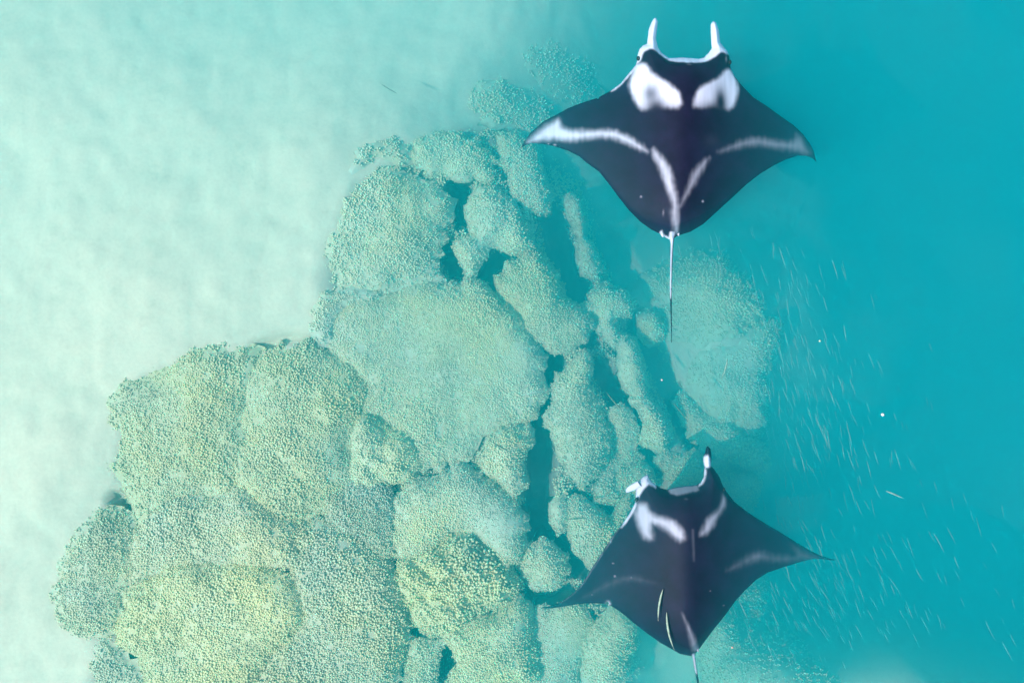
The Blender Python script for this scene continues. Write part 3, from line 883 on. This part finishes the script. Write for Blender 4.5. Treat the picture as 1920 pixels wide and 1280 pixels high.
# ------------------------------------------------------------------ fish
def fish_mat(name, back, side):
    m, t, b = new_mat(name)
    n = coord_noise(t, 30, 2)
    c = ramp(t, [(.3, back), (.6, side)])
    t.links.new(n, c.inputs[0])
    t.links.new(c.outputs[0], b.inputs['Base Color'])
    b.inputs['Roughness'].default_value = .4
    b.inputs['Specular IOR Level'].default_value = .2
    return m
PALE_FISH = fish_mat('pale_fish_skin', (.28, .34, .28), (.42, .47, .40))
GREEN_FISH = fish_mat('green_fish_skin', (.26, .36, .26), (.40, .48, .36))
DARK_FISH = fish_mat('teal_fish_skin', (.06, .14, .10), (.12, .22, .16))

def fish_mesh(name, bow):
    """Slender fish of length 1 along y (head at +y), slightly bowed, with tail fin and back fin."""
    prof = [(.50, .004), (.45, .014), (.36, .026), (.22, .034), (.05, .036), (-.12, .033), (-.28, .024), (-.38, .013), (-.42, .010)]
    V, F, n = [], [], 6
    for y, r in prof:
        cx = bow * (.25 - y * y)
        for j in range(n):
            a = 2 * math.pi * j / n
            V.append((cx + r * .85 * math.cos(a), y, r * 1.25 * math.sin(a)))
    for i in range(len(prof) - 1):
        for j in range(n):
            F.append((i * n + j, i * n + (j + 1) % n, (i + 1) * n + (j + 1) % n, (i + 1) * n + j))
    def plate(pts, w=.004):
        s = len(V)
        for sx in (-w, w):
            for (y, z) in pts:
                V.append((bow * (.25 - y * y) + sx, y, z))
        m = len(pts)
        F.append((s, s + 1, s + 2, s + 3))
        F.append((s + m + 3, s + m + 2, s + m + 1, s + m))
        for j in range(m):
            F.append((s + j, s + m + j, s + m + (j + 1) % m, s + (j + 1) % m))
    plate([(-.40, .0), (-.50, .055), (-.47, 0), (-.50, -.055)])
    plate([(-.02, .036), (-.10, .075), (-.2, .055), (-.22, .028)])
    me = mesh_from(name, V, F)
    smooth(me)
    return me
FISH = [fish_mesh('slender_fish', b) for b in (0, .12, -.14, .25)]
for q in FISH:
    q.materials.append(PALE_FISH)
def own(bow, mat):
    q = fish_mesh('slender_fish', bow)
    q.materials.append(mat)
    return q

def put_fish(me, x1, y1, x2, y2, depth, label, group=None, pitch=0.0, fat=1.0):
    """Head at pixel (x2, y2), tail at (x1, y1)."""
    a, b = px(x1, y1, -depth), px(x2, y2, -depth)
    L = math.hypot(b[0] - a[0], b[1] - a[1])
    o = link('slender_fish', me, loc=((a[0] + b[0]) / 2, (a[1] + b[1]) / 2, -depth))
    o.rotation_euler = (pitch, 0, math.atan2(-(b[0] - a[0]), b[1] - a[1]))
    o.scale = (L * fat, L, L * fat)
    tag(o, label, 'fish', group)
    return o

put_fish(own(-.16, GREEN_FISH), 1234, 1163, 1243, 1104, .15, 'longer pale green fish on the left above the back of the lower ray', fat=1.05)
put_fish(own(-.22, GREEN_FISH), 1264, 1217, 1250, 1147, .16, 'pale green fish nearest the tail root of the lower ray', fat=.95)
put_fish(own(.05, PALE_FISH), 1694, 934, 1661, 920, .5, 'bright slender fish lying crosswise in open blue water', fat=1.2)
put_fish(own(.12, GREEN_FISH), 1353, 709, 1364, 672, .8, 'pale green slender fish over the hazy coral slope', fat=1.4)
put_fish(own(.06, DARK_FISH), 1136, 734, 1166, 769, .5, 'dark slender fish slanting across the oval coral head')
put_fish(own(.05, DARK_FISH), 918, 825, 958, 848, .5, 'teal slender fish over the pale plate coral')
put_fish(own(.02, DARK_FISH), 1058, 973, 1101, 970, .7, 'thin dark fish level over the coral by the lower ray wing')
put_fish(own(.08, DARK_FISH), 712, 156, 745, 176, .6, 'lone dark fish over the pale sand near the top', fat=.7)
put_fish(own(.05, DARK_FISH), 1290, 790, 1262, 755, .9, 'dark fish between the long green ridge and the hazy slope')

# the school in the deeper water on the right
BAND = [((1300, 470), 40), ((1400, 520), 55), ((1470, 600), 55), ((1500, 720), 60), ((1540, 800), 70), ((1440, 800), 60), ((1380, 740), 60),
        ((1580, 880), 70), ((1490, 880), 50), ((1660, 760), 90), ((1460, 1140), 60), ((1560, 1080), 50), ((1640, 1100), 70), ((1720, 1010), 80),
        ((1820, 1060), 70), ((1600, 1200), 70), ((1480, 1220), 60), ((1720, 1200), 80), ((1840, 1180), 70), ((1420, 1000), 50), ((1390, 1210), 50), ((1420, 640), 70), ((1350, 880), 50)]
WT = [8, 15, 24, 30, 28, 22, 18, 12, 14, 5, 14, 13, 10, 5, 3, 14, 16, 8, 3, 5, 10, 16, 12]
fr = random.Random(5)
count = 0
for (c, sd), n in zip(BAND, WT):
    for _ in range(n):
        x, y = fr.gauss(c[0], sd), fr.gauss(c[1], sd)
        if x > 1905 or y > 1272:
            continue
        lean = .30 + (.16 if y > 1000 else 0) + fr.gauss(0, .10)
        L = fr.uniform(22, 42) * (1.1 if fr.random() < .2 else 1)
        dx, dy = lean * L / math.hypot(1, lean), L / math.hypot(1, lean)
        dep = fr.choice([fr.uniform(1.5, 2.2), fr.uniform(1.8, 2.8), fr.uniform(2.2, 3.1)])
        me_f = fr.choice(FISH)
        put_fish(me_f, x + dx / 2, y + dy / 2, x - dx / 2, y - dy / 2, dep,
                 'slender pale fish of the school heading one way over the deep side of the reef', 'school of slender fish beside the reef',
                 fr.gauss(0, .12), fr.uniform(.55, .8))
        count += 1

# the small deeper rest of the school, far past three hundred: one mesh
fv = []
ff_ = []
off = 0
src = []
for q in FISH:
    v = np.array([p.co[:] for p in q.vertices])
    f = []
    for p in q.polygons:
        w = list(p.vertices)
        f += [(w[0], w[i], w[i + 1]) for i in range(1, len(w) - 1)]
    src.append((v, np.array(f)))
for (c, sd), n in zip(BAND, WT):
    for _ in range(int(n * 1.8)):
        x, y = fr.gauss(c[0] - 8, sd * 1.05), fr.gauss(c[1], sd * 1.1)
        dep = fr.uniform(1.7, 2.9)
        if x < 1225 or y > 1290:
            continue
        v, f = src[fr.randrange(len(src))]
        L = fr.uniform(.10, .21)
        a = math.atan(.30 + (.16 if y > 1000 else 0) + fr.gauss(0, .12))
        X, Y = px(x, y, -dep)
        p = v * [L * .8, L, L * .8]
        fv.append(np.stack([p[:, 0] * math.cos(a) - p[:, 1] * math.sin(a) + X, p[:, 0] * math.sin(a) + p[:, 1] * math.cos(a) + Y, p[:, 2] - dep], 1))
        ff_.append(f + off)
        off += len(v)
me = mesh_from('fish_school', np.vstack(fv), np.vstack(ff_))
tag(link('fish_school', me, PALE_FISH), 'rest of the fish school, many small pale streaks deeper down', 'fish', kind='stuff')

# ------------------------------------------------------------------ drifting specks
def speck(x, y, depth, r, colour, label):
    V, F, n = [], [], 8
    rr = random.Random(int(x))
    for i in range(6):
        v = math.pi * i / 5
        for j in range(n):
            u = 2 * math.pi * j / n
            q = r * (1 + rr.uniform(-.18, .18))
            V.append((q * math.sin(v) * math.cos(u), q * math.sin(v) * math.sin(u), q * .6 * math.cos(v)))
    for i in range(5):
        for j in range(n):
            F.append((i * n + j, (i + 1) * n + j, (i + 1) * n + (j + 1) % n, i * n + (j + 1) % n))
    me = mesh_from('drifting_shell', V, F)
    smooth(me)
    m, t, b = new_mat('shell_' + str(int(x)))
    b.inputs['Base Color'].default_value = (*colour, 1)
    a = px(x, y, -depth)
    tag(link('drifting_shell', me, m, loc=(a[0], a[1], -depth)), label, 'debris')
speck(1655, 777, .05, .020, (.85, .78, .74), 'tiny round white speck drifting alone in open blue water')
speck(1373, 1213, .4, .014, (.75, .42, .30), 'tiny orange speck drifting behind the right wing of the lower ray')
speck(1241, 712, .3, .013, (.75, .55, .50), 'tiny pinkish speck below the tail tip of the upper ray')
speck(1537, 639, .4, .012, (.75, .70, .45), 'tiny yellowish speck at the right edge of the hazy coral')
